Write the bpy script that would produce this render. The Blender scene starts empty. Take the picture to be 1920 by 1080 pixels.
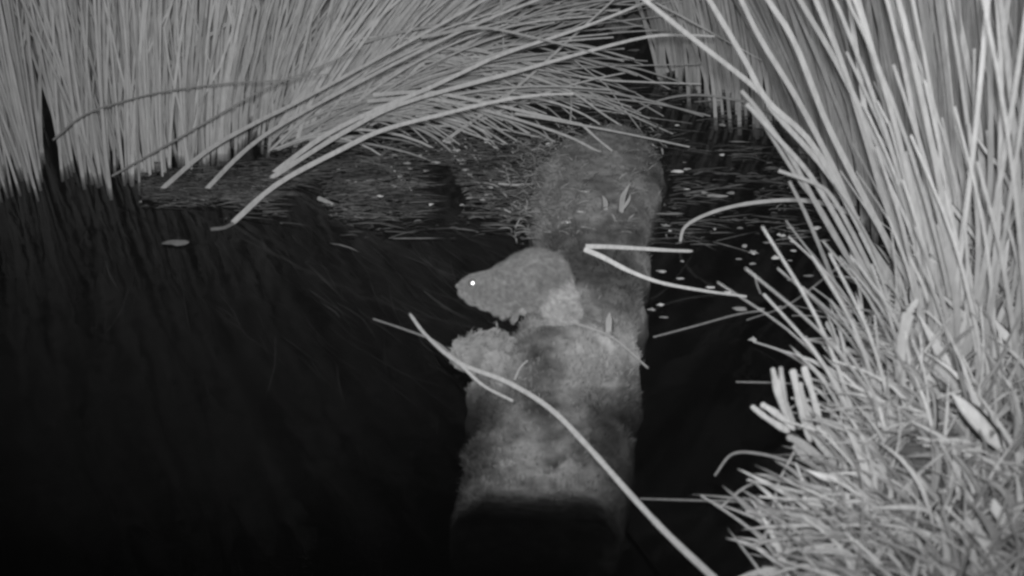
import bpy, bmesh, math, random
from mathutils import Vector, Matrix, noise
from mathutils.bvhtree import BVHTree
R = math.radians
S = bpy.context.scene
COL = S.collection
rnd = random.Random(7)

# ------------------------------------------------------------ camera, world, flash, exposure
CAM_H, PITCH, F = 0.82, R(30), 2059.0
cd = bpy.data.cameras.new('camera'); cam = bpy.data.objects.new('camera', cd); COL.objects.link(cam)
cam.location = (0, 0, CAM_H); cam.rotation_euler = (math.pi/2 - PITCH, 0, 0)
cd.sensor_width = 36; cd.lens = F/1920*36; cd.clip_start = 0.02; cd.clip_end = 200
cd.dof.use_dof = True; cd.dof.focus_distance = 2.5; cd.dof.aperture_fstop = 6.3
S.camera = cam

w = bpy.data.worlds.new('World'); S.world = w; w.use_nodes = True
nt = w.node_tree; nt.nodes.clear()
sky = nt.nodes.new('ShaderNodeTexSky'); sky.sky_type = 'NISHITA'; sky.sun_disc = False
sky.sun_elevation = R(1); sky.sun_rotation = R(160)
bw = nt.nodes.new('ShaderNodeRGBToBW'); bg = nt.nodes.new('ShaderNodeBackground'); wo = nt.nodes.new('ShaderNodeOutputWorld')
nt.links.new(sky.outputs[0], bw.inputs[0]); nt.links.new(bw.outputs[0], bg.inputs[0]); nt.links.new(bg.outputs[0], wo.inputs[0])
bg.inputs[1].default_value = 0.006           # 01:29 at night

ld = bpy.data.lights.new('infrared_flash', 'SPOT'); fl = bpy.data.objects.new('infrared_flash', ld); COL.objects.link(fl)
fl.location = (0.0, -0.02, CAM_H + 0.045)     # the camera's own infrared emitter, just above its lens
ld.energy = 158; ld.shadow_soft_size = 0.03; ld.spot_size = R(92); ld.spot_blend = 1.0
FLASH_AIM = Vector((0.10, 2.55, 0.30))
fl.rotation_euler = (FLASH_AIM - fl.location).to_track_quat('-Z', 'Y').to_euler()

S.view_settings.view_transform = 'Standard'; S.view_settings.look = 'None'
S.view_settings.exposure = 0; S.view_settings.gamma = 1
S.cycles.max_bounces = 6; S.cycles.transparent_max_bounces = 24; S.cycles.filter_width = 2.6
S.cycles.caustics_reflective = False; S.cycles.caustics_refractive = False

# ------------------------------------------------------------ sight lines to places
FW = Vector((0, math.cos(PITCH), -math.sin(PITCH))); UP = Vector((0, math.sin(PITCH), math.cos(PITCH)))
CP = Vector((0, 0, CAM_H))
def ray(u, v): return FW + Vector((1, 0, 0))*((u-960)/F) - UP*((v-540)/F)
def at(u, v, Y): d = ray(u, v); return CP + d*(Y/d.y)
def wat(u, v, z=0.0): d = ray(u, v); return CP + d*((z-CAM_H)/d.z)

# ------------------------------------------------------------ helpers
def tag(o, label=None, cat=None, group=None, kind=None):
    if label: o['label'] = label
    if cat: o['category'] = cat
    if group: o['group'] = group
    if kind: o['kind'] = kind
    return o
def empty(name, loc):
    o = bpy.data.objects.new(name, None); COL.objects.link(o); o.location = loc; o.empty_display_size = 0.05
    return o
class MB:
    def __init__(s): s.v = []; s.f = []; s.t = []
    def tube(s, pts, r0, r1, tone, n=6, steps=None, cap=True, wob=0.0):
        pts = spline(pts, steps or max(6, len(pts)*3))
        m = len(pts); b = len(s.v)
        pu = None
        for i, p in enumerate(pts):
            d = (pts[min(i+1, m-1)] - pts[max(i-1, 0)]).normalized()
            if pu is None: pu = d.orthogonal().normalized()
            pu = (pu - d*pu.dot(d)).normalized(); pv = d.cross(pu)
            k = i/(m-1); r = r0 + (r1-r0)*k
            if wob: r *= 1 + wob*noise.noise(p*60)
            for j in range(n):
                a = 2*math.pi*j/n
                s.v.append(p + pu*math.cos(a)*r + pv*math.sin(a)*r); s.t.append(tone)
        for i in range(m-1):
            for j in range(n):
                j2 = (j+1) % n
                s.f.append((b+i*n+j, b+i*n+j2, b+(i+1)*n+j2, b+(i+1)*n+j))
        if cap:
            s.f.append(tuple(b+j for j in reversed(range(n)))); s.f.append(tuple(b+(m-1)*n+j for j in range(n)))
        return s
    def blade(s, pts, w, tone, side=None, steps=9, fold=0.35, tip=0.05, base=0.6):
        pts = spline(pts, steps); m = len(pts); b = len(s.v)
        side = side or Vector((rnd.uniform(-1, 1), rnd.uniform(-.6, .6), rnd.uniform(-.3, .3)))
        for i, p in enumerate(pts):
            d = (pts[min(i+1, m-1)] - pts[max(i-1, 0)]).normalized()
            sd = (side - d*side.dot(d)).normalized(); nn = d.cross(sd)
            k = i/(m-1); ww = w*(base+(1-base)*min(1, k*4))*(1 if k < .45 else max(tip, 1-((k-.45)/.55)**1.5))/2
            for q, h in ((-1, 0), (0, -fold), (1, 0)):
                s.v.append(p + sd*ww*q + nn*ww*h); s.t.append(tone)
            s.v.append(p + nn*ww*(-fold-0.35)); s.t.append(tone)
        for i in range(m-1):
            a, c = b+i*4, b+(i+1)*4
            s.f += [(a, a+1, c+1, c), (a+1, a+2, c+2, c+1), (a+2, a+3, c+3, c+2), (a+3, a, c, c+3)]
        s.f += [(b+3, b+2, b+1, b), (b+(m-1)*4, b+(m-1)*4+1, b+(m-1)*4+2, b+(m-1)*4+3)]
        return s
    def join(s, o):
        b = len(s.v); s.v += o.v; s.t += o.t; s.f += [tuple(i+b for i in f) for f in o.f]; return s
    def build(s, name, mat, parent=None, org=None, smooth=True):
        org = org or Vector((0, 0, 0))
        me = bpy.data.meshes.new(name); me.from_pydata([v - org for v in s.v], [], s.f)
        a = me.attributes.new('tone', 'FLOAT', 'POINT'); a.data.foreach_set('value', s.t)
        if smooth: me.polygons.foreach_set('use_smooth', [True]*len(me.polygons))
        me.materials.append(mat); me.update()
        o = bpy.data.objects.new(name, me); COL.objects.link(o)
        if parent is not None: o.parent = parent
        else: o.location = org
        return o
def spline(P, n):
    P = [Vector(p) for p in P]
    if len(P) == 2: P = [P[0], (P[0]+P[1])/2, P[1]]
    Q = [P[0]*2-P[1]] + P + [P[-1]*2-P[-2]]
    out = []; segs = len(P)-1
    for i in range(n):
        t = i/(n-1)*segs; k = min(int(t), segs-1); t -= k
        a, b, c, d = Q[k:k+4]
        out.append(0.5*((2*b) + (c-a)*t + (2*a-5*b+4*c-d)*t*t + (3*b-a-3*c+d)*t**3))
    return out
def sstep(a, b, x):
    t = min(1, max(0, (x-a)/(b-a))); return t*t*(3-2*t)

# ------------------------------------------------------------ materials (infrared picture: all greys)
def mat(name, lo, hi, scale=40, rough=0.6, spec=0.3, bump=0.3, stretch=(1, 1, 1), tone=False, detail=6, bscale=None, bdist=0.004):
    m = bpy.data.materials.new(name); m.use_nodes = True; t = m.node_tree; N = t.nodes; L = t.links
    p = N['Principled BSDF']; p.inputs['Roughness'].default_value = rough; p.inputs['Specular IOR Level'].default_value = spec; p.inputs['Diffuse Roughness'].default_value = 1.0
    tc = N.new('ShaderNodeTexCoord'); mp = N.new('ShaderNodeMapping'); mp.inputs['Scale'].default_value = stretch
    L.new(tc.outputs['Object'], mp.inputs[0])
    n1 = N.new('ShaderNodeTexNoise'); n1.inputs['Scale'].default_value = scale; n1.inputs['Detail'].default_value = detail
    n1.inputs['Roughness'].default_value = 0.65
    L.new(mp.outputs[0], n1.inputs[0])
    r = N.new('ShaderNodeValToRGB'); r.color_ramp.elements[0].position = .32; r.color_ramp.elements[1].position = .68
    r.color_ramp.elements[0].color = (lo, lo, lo, 1); r.color_ramp.elements[1].color = (hi, hi, hi, 1)
    L.new(n1.outputs[0], r.inputs[0])
    out = r.outputs[0]
    if tone:
        at_ = N.new('ShaderNodeAttribute'); at_.attribute_name = 'tone'
        mx = N.new('ShaderNodeMix'); mx.data_type = 'RGBA'; mx.blend_type = 'MULTIPLY'; mx.inputs[0].default_value = 1
        L.new(out, mx.inputs[6]); L.new(at_.outputs['Fac'], mx.inputs[7]); out = mx.outputs[2]
    L.new(out, p.inputs['Base Color'])
    if bump:
        n2 = N.new('ShaderNodeTexNoise'); n2.inputs['Scale'].default_value = bscale or scale*2; n2.inputs['Detail'].default_value = 5
        L.new(mp.outputs[0], n2.inputs[0])
        b = N.new('ShaderNodeBump'); b.inputs['Strength'].default_value = bump; b.inputs['Distance'].default_value = bdist
        L.new(n2.outputs[0], b.inputs['Height']); L.new(b.outputs[0], p.inputs['Normal'])
    return m
M_RUSH = mat('rush', .30, .42, 25, .55, .3, .25, (6, 6, 1), tone=True, bdist=.001)
M_BLADE = mat('dry_blade', .30, .44, 30, .6, .25, .25, (3, 3, 1), tone=True, bdist=.001)
M_LOG = mat('mossy_wood', .06, .18, 48, .95, .05, .8, (1, 1, 1), tone=True, bscale=55, bdist=.006)
M_MOSS = mat('moss', .08, .2, 60, .95, .05, 0, tone=True)
M_CLOD = mat('pale_clod', .10, .22, 55, .95, .03, .6, tone=True, bscale=90, bdist=.004)
M_MUD = mat('mud', .015, .05, 12, .8, .3, .8, bdist=.01)
M_BANK = mat('bank_soil', .03, .10, 30, .95, .1, .9, bdist=.01)
M_BIT = mat('litter', .35, .55, 80, .6, .3, .3, tone=True)
M_WEED = mat('water_weed', .08, .18, 40, .8, .1, 0, tone=True)
M_FUR = mat('fur', .07, .13, 160, .85, .08, .4, (1, 1, 1), tone=True, bdist=.001)
M_SKIN = mat('paw_skin', .20, .28, 200, .6, .3, .3, tone=True)
m = bpy.data.materials.new('eyeshine'); m.use_nodes = True; p = m.node_tree.nodes['Principled BSDF']
p.inputs['Base Color'].default_value = (1, 1, 1, 1); p.inputs['Metallic'].default_value = 1; p.inputs['Roughness'].default_value = .42
M_EYE = m

m = bpy.data.materials.new('dark_pond_water'); m.use_nodes = True; t = m.node_tree; N = t.nodes; L = t.links; N.clear()
o = N.new('ShaderNodeOutputMaterial'); mix = N.new('ShaderNodeMixShader'); tr = N.new('ShaderNodeBsdfTransparent')
tr.inputs[0].default_value = (.92, .92, .92, 1)
gl = N.new('ShaderNodeBsdfGlossy'); gl.inputs['Roughness'].default_value = .08; gl.inputs['Color'].default_value = (1, 1, 1, 1)
ge = N.new('ShaderNodeNewGeometry')
def mth(op, a, b=None, val=None):
    q = N.new('ShaderNodeMath'); q.operation = op; q.use_clamp = op == 'SUBTRACT'
    for i_, x_ in enumerate((a, b)):
        if x_ is None: continue
        if isinstance(x_, (int, float)): q.inputs[i_].default_value = x_
        else: L.new(x_, q.inputs[i_])
    return q.outputs[0]
dt = N.new('ShaderNodeVectorMath'); dt.operation = 'DOT_PRODUCT'; L.new(ge.outputs['Incoming'], dt.inputs[0])
# Schlick reflectance of water, the same from both sides
fac = mth('ADD', mth('MULTIPLY', mth('POWER', mth('SUBTRACT', 1.0, mth('ABSOLUTE', dt.outputs['Value'])), 5.0), .98), .02)
tc = N.new('ShaderNodeTexCoord'); nz = N.new('ShaderNodeTexNoise'); nz.inputs['Scale'].default_value = 14; nz.inputs['Detail'].default_value = 3
bp = N.new('ShaderNodeBump'); bp.inputs['Strength'].default_value = .25; bp.inputs['Distance'].default_value = .004
L.new(tc.outputs['Object'], nz.inputs[0]); L.new(nz.outputs[0], bp.inputs['Height']); L.new(bp.outputs[0], gl.inputs['Normal']); L.new(bp.outputs[0], dt.inputs[1])
L.new(fac, mix.inputs[0]); L.new(tr.outputs[0], mix.inputs[1]); L.new(gl.outputs[0], mix.inputs[2]); L.new(mix.outputs[0], o.inputs[0])
va = N.new('ShaderNodeVolumeAbsorption'); va.inputs['Color'].default_value = (.0, .0, .0, 1); va.inputs['Density'].default_value = 13
L.new(va.outputs[0], o.inputs['Volume'])
M_WATER = m

# ------------------------------------------------------------ setting: bed, bank, water
SH = [(.12, .45), (.27, .85), (.36, 1.05), (.46, 1.28), (.56, 1.52), (.66, 1.85), (.80, 2.3), (1.1, 3.0), (1.5, 8)]
def shore_x(y):
    for (x0, y0), (x1, y1) in zip(SH, SH[1:]):
        if y <= y1: return x0 + (x1-x0)*(y-y0)/(y1-y0)
    return SH[-1][0]
def ground(x, y):
    z = -0.26 + 0.05*noise.noise(Vector((x*3, y*3, 0)))
    d = x - shore_x(y)
    z += (0.36 + .05*noise.noise(Vector((x*6, y*6, 2))))*sstep(-.22, .16, d) + .1*sstep(.1, 1.2, d)
    z += 0.34*sstep(2.75, 3.3, y + .15*x + .1*noise.noise(Vector((x*2, 5, 1))))
    z += 0.30*sstep(.9, 2.2, -x - .1*y)
    return z + .012*noise.noise(Vector((x*25, y*25, 7)))
def axis(a, b, c, d, n1, n2, n3):
    return [a+(b-a)*(i/n1) for i in range(n1)] + [b+(c-b)*i/n2 for i in range(n2)] + [c+(d-c)*i/n3 for i in range(n3+1)]
xs = axis(-40, -1.6, 1.8, 40, 14, 130, 14); ys = axis(-20, .2, 3.8, 60, 12, 120, 16)
mb = MB()
for y in ys:
    for x in xs: mb.v.append(Vector((x, y, ground(x, y)))); mb.t.append(1)
nx = len(xs)
for j in range(len(ys)-1):
    for i in range(nx-1): mb.f.append((j*nx+i, j*nx+i+1, (j+1)*nx+i+1, (j+1)*nx+i))
tag(mb.build('ground', M_BANK), kind='structure')

mb = MB()
X0, X1, Y0, Y1 = -3, 2.2, -2.5, 3.9
mb.v = [Vector(q) for q in ((X0, Y0, -.6), (X1, Y0, -.6), (X1, Y1, -.6), (X0, Y1, -.6), (X0, Y0, 0), (X1, Y0, 0), (X1, Y1, 0), (X0, Y1, 0))]
mb.t = [1]*8
mb.f = [(3, 2, 1, 0), (4, 5, 6, 7), (0, 1, 5, 4), (1, 2, 6, 5), (2, 3, 7, 6), (3, 0, 4, 7)]
tag(mb.build('water', M_WATER, smooth=False), kind='structure')

# ------------------------------------------------------------ the log
ROWS = [(1010, -.200, 850, 1150), (978, -.130, 846, 1154), (953, -.075, 842, 1160), (936, -.040, 842, 1164), (918, -.018, 842, 1168), (895, -.010, 846, 1174), (860, -.009, 855, 1184), (810, -.008, 868, 1190), (760, -.006, 880, 1196), (732, -.004, 884, 1196), (712, .010, 880, 1195),
        (690, .024, 878, 1192), (655, .036, 900, 1192), (610, .046, 945, 1200), (550, .050, 985, 1210), (500, .048, 1000, 1213),
        (450, .044, 1016, 1214), (400, .040, 1004, 1222), (350, .038, 990, 1236), (300, .038, 1000, 1245), (265, .036, 1035, 1242), (243, .028, 1085, 1225)]
LC = []
for v, z, ul, ur in ROWS: LC.append((wat(ul, v, z), wat(ur, v, z)))
LL = spline([a for a, b in LC], 160); LR = spline([b for a, b in LC], 160)
mb = MB(); NC = 56; prof = []
PATCH = [(1140, 500, .075, .13, -.62), (1165, 430, .05, .07, -.35), (1120, 610, .05, .05, -.3), (1050, 330, .07, .12, .15), (1075, 505, .045, .09, -.45), (1000, 445, .05, .06, -.4), (1180, 280, .05, .10, -.25), (980, 870, .07, .06, .35), (1090, 900, .05, .04, .3),
         (1100, 655, .05, .03, .3), (1000, 770, .08, .03, -.25), (1145, 800, .03, .10, -.35), (890, 800, .025, .10, -.4)]
PATCH = [(wat(u, v, .04 if v < 700 else -.01), rx, ry, g) for u, v, rx, ry, g in PATCH]
def log_tone(p):                              # darker and paler areas at set spots, random mottling, far part darker
    q = Vector((p.x, p.y)) + Vector((noise.noise(p*13), noise.noise(p*13+Vector((7, 0, 0)))))*.03
    t_ = 1.0 + .6*noise.noise(Vector((p.x*13, p.y*11, 3))) + .45*noise.noise(Vector((p.x*34, p.y*30, 5)))
    for c_, rx, ry, g in PATCH:
        d = ((q.x-c_.x)/rx)**2 + ((q.y-c_.y)/ry)**2
        t_ += g*(1-sstep(.1, 1.3, d))
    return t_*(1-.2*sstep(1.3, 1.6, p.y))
for j in range(NC+1):
    a = math.pi*(j/NC)                       # 0 = left underside, pi = right underside
    cx = -math.cos(a); sx = math.copysign(abs(cx)**.62, cx)
    h = math.sin(a)**.42
    prof.append((sx, h))
for i in range(160):
    A, B = LL[i], LR[i]; mid = (A+B)/2; half = (B-A)/2
    k = i/159
    for sx, h in prof:
        p = mid + half*sx*1.02; top = mid.z
        p.z = top - .12*(1-h) + .004
        up_ = h; crack = .0
        if p.y < 1.11 and h > .9: crack = math.exp(-((p.x-.052-.004*noise.noise(Vector((0, p.y*60, 0))))/.0026)**2)*sstep(1.11, 1.06, p.y); p.z -= .010*crack
        q = Vector((p.x*14, p.y*9, p.z*8))
        sub = sstep(-.02, .03, top)
        p.z += ((.005+.004*sub)*noise.noise(q) + .006*sub*noise.noise(q*3) + .0035*noise.noise(q*7) + (.001+.0015*sub)*noise.noise(q*16) + .001*noise.noise(q*34))*up_
        p.x += .013*noise.noise(q*1.5 + Vector((9, 0, 0))) + .007*noise.noise(q*3.3) + .004*noise.noise(q*6)
        tn = log_tone(p)
        # weathered grain in random darker patches
        tn *= 1 - .45*sstep(.1, .5, noise.noise(Vector((p.x*16, p.y*7, 11))))
        mb.v.append(p); mb.t.append(max(.3, tn*(1-.6*crack)))
n = NC+1
for i in range(159):
    for j in range(NC): mb.f.append((i*n+j, i*n+j+1, (i+1)*n+j+1, (i+1)*n+j))
    mb.f.append((i*n+NC, i*n, (i+1)*n, (i+1)*n+NC))
mb.f.append(tuple(range(n))[::-1]); mb.f.append(tuple(159*n+j for j in range(n)))
log_org = wat(1060, 560, 0)
LOG = empty('mossy_log', log_org)
tag(LOG, 'broad mossy log half sunk in dark water under the vole, its near end submerged', 'log')
bark = mb.build('wood', M_LOG, LOG, log_org)
log_bvh = BVHTree.FromPolygons([v.copy() for v in mb.v], [tuple(f) for f in mb.f])
def on_log(u, v):
    d = ray(u, v).normalized(); h = log_bvh.ray_cast(CP, d)
    return h[0] if h[0] is not None else wat(u, v, .04)
# moss fibres all over the wood, also under water
mb2 = MB(); q_ = log_bvh
for _ in range(11000):
    k = rnd.randrange(n*159); j_ = k % n
    if not 6 < j_ < NC-6: continue
    p = mb.v[k].lerp(mb.v[k+1], rnd.random()).lerp(mb.v[k+n], rnd.random()*.9)
    dn = noise.noise(p*22)
    if dn < -.22 and rnd.random() < .8: continue
    nn = Vector(((j_-NC/2)/NC*1.4, 0, .8)); l = rnd.uniform(.004, .012)
    e = p + (Vector((rnd.uniform(-1, 1), rnd.uniform(-1, 1), rnd.uniform(-.3, .8)))+nn).normalized()*l
    mb2.blade([p - nn*.002, (p+e)/2 + Vector((0, 0, .001)), e], rnd.uniform(.0010, .0024), rnd.uniform(.6, 1.15)*max(.2, log_tone(p)), steps=3)
tag(mb2.build('moss', M_MOSS, LOG, log_org), kind='stuff')
# pale clod at its near left shoulder
def blob(c, rad, tone, seed, amp=.28, sub=4, fr_=1.0):
    b = bmesh.new(); bmesh.ops.create_icosphere(b, subdivisions=sub, radius=1)
    m_ = MB()
    for v_ in b.verts:
        d = v_.co.normalized(); s = 1 + amp*noise.noise(d*1.6*fr_ + Vector((seed, 0, 0))) + amp*.6*noise.noise(d*4*fr_ + Vector((seed, 5, 0))) + amp*.25*noise.noise(d*10*fr_) + amp*.2*noise.noise(d*24*fr_)
        m_.v.append(Vector((d.x*rad[0]*s, d.y*rad[1]*s, d.z*rad[2]*s)) + c); m_.t.append(tone)
    m_.f = [tuple(q.index for q in f.verts) for f in b.faces]; b.free(); return m_
c = wat(908, 664, .018)
mb = blob(c, (.040, .034, .020), 1.0, 3.3, amp=.3)
for (u, v, z, r) in ((876, 656, .014, .020), (925, 642, .026, .022), (900, 645, .020, .018), (888, 676, .008, .022), (945, 655, .026, .02), (940, 680, .018, .024)):
    mb.join(blob(wat(u, v, z), (r*1.1, r, r*.7), rnd.uniform(.9, 1.05), u, amp=.3))
for _ in range(900):
    p = mb.v[rnd.randrange(len(mb.v))]
    if p.z < .012: continue
    e = p + Vector((rnd.uniform(-1, 1), rnd.uniform(-1, 1), rnd.uniform(-.2, 1))).normalized()*rnd.uniform(.003, .008)
    mb.blade([p, (p+e)/2 + Vector((0, 0, .0008)), e], rnd.uniform(.001, .0022), rnd.uniform(.7, 1.2), steps=3)
tag(mb.build('pale_clod', M_CLOD, None, c), 'pale crumbly lump resting on the near left shoulder of the log, below the vole', 'clod')

# shoots growing on the log
for (u, v, h, lean, lab) in ((1165, 395, .048, .10, 'tallest pale pointed shoot sprouting from the far part of the log'),
                             (1136, 392, .024, -.12, 'short pale pointed shoot just left of the tallest shoot on the log'),
                             (1141, 622, .030, .0, 'pale pointed shoot on the near right part of the log, right of the vole')):
    p = on_log(u, v); mb = MB()
    mb.blade([p - Vector((0, 0, .006)), p + Vector((lean*h*.4, 0, h*.5)), p + Vector((lean*h*2.4, 0, h))], .012, .62, side=Vector((1, .2, 0)), steps=8, base=1, tip=.04)
    if h > .04: mb.blade([p - Vector((.004, 0, .006)), p + Vector((.010, 0, h*.35)), p + Vector((.013, 0, h*.62))], .008, .7, side=Vector((1, -.3, 0)), steps=6)
    tag(mb.build('pointed_shoot', M_BLADE, None, p), lab, 'plant shoot', 'pointed shoots on the log')

# ------------------------------------------------------------ water vole
PXM = 1404.0
VY = 1.262
def ell_into(b, c, rx, ry=None, rz=None, rot=None):
    ry = ry or rx; rz = rz or rx
    mt = Matrix.Translation(c) @ (rot or Matrix()) @ Matrix.Diagonal((rx, ry, rz, 1))
    bmesh.ops.create_icosphere(b, subdivisions=3, radius=1, matrix=mt)
def chain(b, pts, rads, n=14):
    P = spline(pts, n); m_ = len(rads)-1
    for i, p in enumerate(P):
        k = i/(n-1)*m_; j = min(int(k), m_-1); r = rads[j]+(rads[j+1]-rads[j])*(k-j)
        bmesh.ops.create_icosphere(b, subdivisions=2, radius=r, matrix=Matrix.Translation(p))
def V(u, v, dy=0.0): return at(u, v, VY+dy)
def px(r): return r/PXM
b = bmesh.new()
body = [(872, 540, 14, 0), (880, 539, 21, 0), (892, 539, 27, 0), (907, 540, 32, 0), (923, 540, 35, 0), (940, 538, 39, 0), (956, 534, 43, 0), (972, 530, 46, .0),
        (988, 524, 51, 0), (1004, 520, 54, 0), (1018, 522, 51, 0), (1030, 530, 43, 0), (1034, 545, 41, 0), (1040, 560, 40, -.004)]
for (u, v, r, dy) in body: ell_into(b, V(u, v, dy), px(r), px(r)*.95, px(r))
for i in range(len(body)-1):
    (a1, a2, a3, a4), (b1, b2, b3, b4) = body[i], body[i+1]
    ell_into(b, V((a1+b1)/2, (a2+b2)/2, 0), px((a3+b3)/2), px((a3+b3)/2)*.95, px((a3+b3)/2))
ell_into(b, V(866, 536), px(9)); ell_into(b, V(870, 548), px(12)); ell_into(b, V(890, 552, -.004), px(22)); ell_into(b, V(912, 557), px(26)); ell_into(b, V(933, 563), px(27))
ell_into(b, V(950, 565), px(22)); ell_into(b, V(975, 560), px(24))
for s, yy in ((-1, -.020), (1, .020)):         # ears: low and round, half buried in fur
    ell_into(b, V(930, 513 if s > 0 else 518, yy), px(8), px(4), px(9))
# thigh, hind foot; forelegs and paws
FZ = .052
def onl(u, v, dz=0.0): q = on_log(u, v); q.z += dz; return q
ell_into(b, V(1052, 566, -.018), px(33), px(22), px(38)); ell_into(b, V(1062, 584, -.016), px(28), px(22), px(24))
hf = onl(1052, 606, .004)
chain(b, [V(1062, 588, -.022), hf + Vector((.012, 0, .003)), hf + Vector((-.004, -.004, .001)), hf + Vector((-.028, -.006, .000))], [.014, .008, .006, .0045])
ff = V(945, 590, -.012); ff2 = V(965, 598, -.004)
chain(b, [V(958, 560, -.014), V(950, 578, -.016), ff], [.012, .0075, .005])
chain(b, [V(975, 562, .010), V(967, 582, .004), ff2], [.012, .0075, .005])
chain(b, [V(1000, 560, -.012), V(996, 574, -.020), V(984, 580, -.022)], [.010, .006, .004])
me = bpy.data.meshes.new('raw'); b.to_mesh(me); b.free()
ro = bpy.data.objects.new('raw', me); COL.objects.link(ro)
md = ro.modifiers.new('r', 'REMESH'); md.mode = 'VOXEL'; md.voxel_size = .0018; md.use_smooth_shade = True
md = ro.modifiers.new('s', 'SMOOTH'); md.factor = .5; md.iterations = 7
dg = bpy.context.evaluated_depsgraph_get(); ev = ro.evaluated_get(dg).to_mesh()
vs = [v_.co.copy() for v_ in ev.vertices]; fs = [tuple(p_.vertices) for p_ in ev.polygons]; nr = [v_.normal.copy() for v_ in ev.vertices]
bpy.data.objects.remove(ro)
vole_org = onl(1010, 600)
VOLE = empty('water_vole', vole_org)
tag(VOLE, 'plump dark furred water vole crouching on the log facing left, one eye shining white', 'water vole')
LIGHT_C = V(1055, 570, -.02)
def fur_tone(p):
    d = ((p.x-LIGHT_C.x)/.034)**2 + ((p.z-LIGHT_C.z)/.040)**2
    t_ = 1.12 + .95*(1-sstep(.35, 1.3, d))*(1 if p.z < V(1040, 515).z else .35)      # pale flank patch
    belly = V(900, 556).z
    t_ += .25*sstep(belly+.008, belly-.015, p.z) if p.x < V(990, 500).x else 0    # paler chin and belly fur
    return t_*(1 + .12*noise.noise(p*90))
mb = MB()
for p in vs:
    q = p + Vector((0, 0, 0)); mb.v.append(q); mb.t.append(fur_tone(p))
mb.f = fs
mb.build('body', M_FUR, VOLE, vole_org)
mb = MB()
eyeP = V(885, 531, 0)
for _ in range(30000):
    i = rnd.randrange(len(vs)); p = vs[i]; nn = nr[i]
    if p.z < FZ+.004 or nn.y > .6: continue
    if (p-V(885, 531, -.02)).length < .0075: continue
    back = Vector((1, 0, -.55)).normalized(); t_ = (back - nn*back.dot(nn)); 
    if t_.length < .1: continue
    l = rnd.uniform(.005, .0105) if p.x > V(912, 0).x else rnd.uniform(.002, .0045)
    d = (t_.normalized() + nn*.38 + Vector((rnd.uniform(-.2, .2), rnd.uniform(-.2, .2), rnd.uniform(-.2, .2)))).normalized()
    sd = d.cross(nn).normalized()*.0005; e = p + d*l; k = len(mb.v)
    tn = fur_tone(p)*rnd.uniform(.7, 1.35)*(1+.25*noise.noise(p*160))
    mb.v += [p - sd - nn*.0005, p + sd - nn*.0005, e]; mb.t += [tn]*3; mb.f.append((k, k+1, k+2))
mb.build('fur', M_FUR, VOLE, vole_org)
# eyes
bv = BVHTree.FromPolygons(vs, fs)
for (u, v, back) in ((886, 531, False), (880, 529, True)):
    if not back:
        h = bv.ray_cast(CP, ray(u, v).normalized())[0]; c = h + Vector((.0002, .0018, -.001)); r = .0062
    else:
        c = V(u, v, .014); h = bv.find_nearest(c)[0]; c = h; r = .0035
    b = bmesh.new(); bmesh.ops.create_uvsphere(b, u_segments=20, v_segments=14, radius=r)
    mb = MB(); mb.v = [v_.co.copy()+c for v_ in b.verts]; mb.t = [1]*len(mb.v); mb.f = [tuple(q.index for q in f.verts) for f in b.faces]; b.free()
    e = mb.build('eye', M_EYE, VOLE, vole_org)
    if not back: e['label'] = 'near eye shining white in the flash'
c = V(858, 536, -.002); mb = blob(c, (.0030, .004, .003), .5, 1, .1, 2); mb.build('nose', M_SKIN, VOLE, vole_org)
mb = MB()
for _ in range(16):
    s = rnd.choice((-1, 1)); a = V(867+rnd.uniform(-3, 4), 543+rnd.uniform(-4, 4), s*.008)
    mb.tube([a, a + Vector((rnd.uniform(-.006, .01), s*rnd.uniform(.008, .014), rnd.uniform(-.006, .004))), a + Vector((rnd.uniform(-.006, .022), s*rnd.uniform(.014, .026), rnd.uniform(-.014, .0)))], .00022, .00008, 1.2, n=3, steps=4)
mb.build('whiskers', M_SKIN, VOLE, vole_org)
def paw(c, dirv, s, nm, tone=1.0):
    m_ = MB(); d = dirv.normalized(); sd = d.cross(Vector((0, 0, 1))).normalized()
    m_.join(blob(c, (.0052*s, .0045*s, .003*s), tone, 2, .1, 2))
    for k in (-1.5, -.5, .5, 1.5):
        a = c + sd*k*.0021*s; l = (.009 - abs(k)*.0012)*s
        m_.tube([a, a + d*l*.55 + sd*k*.0012*s + Vector((0, 0, .0012*s)), a + d*l + sd*k*.0018*s - Vector((0, 0, .001*s))], .0012*s, .0007*s, tone, n=6, steps=6)
    m_.tube([c, c - sd*.005*s + d*.002*s, c - sd*.006*s + d*.005*s], .0012*s, .0007*s, tone, n=6, steps=5)
    return m_.build(nm, M_SKIN, VOLE, vole_org)
paw(ff, Vector((-.6, -.2, -.5)), .9, 'forepaw', .6); paw(ff2, Vector((-.5, -.2, -.6)), .9, 'forepaw', .6)
paw(hf + Vector((-.028, -.006, 0)), Vector((-1, -.2, -.05)), 1.3, 'hind_paw', .6); paw(V(984, 580, -.022), Vector((-.5, -.3, -.5)), 1.0, 'hind_paw', .85)
mb = MB(); a = V(1080, 590, .0)
mb.tube([V(1066, 580, .004), a, onl(1102, 606, .006), onl(1130, 618, .005), onl(1158, 640, .004)], .0055, .0016, 1.0, n=8, steps=18)
mb.build('tail', M_FUR, VOLE, vole_org)

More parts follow.
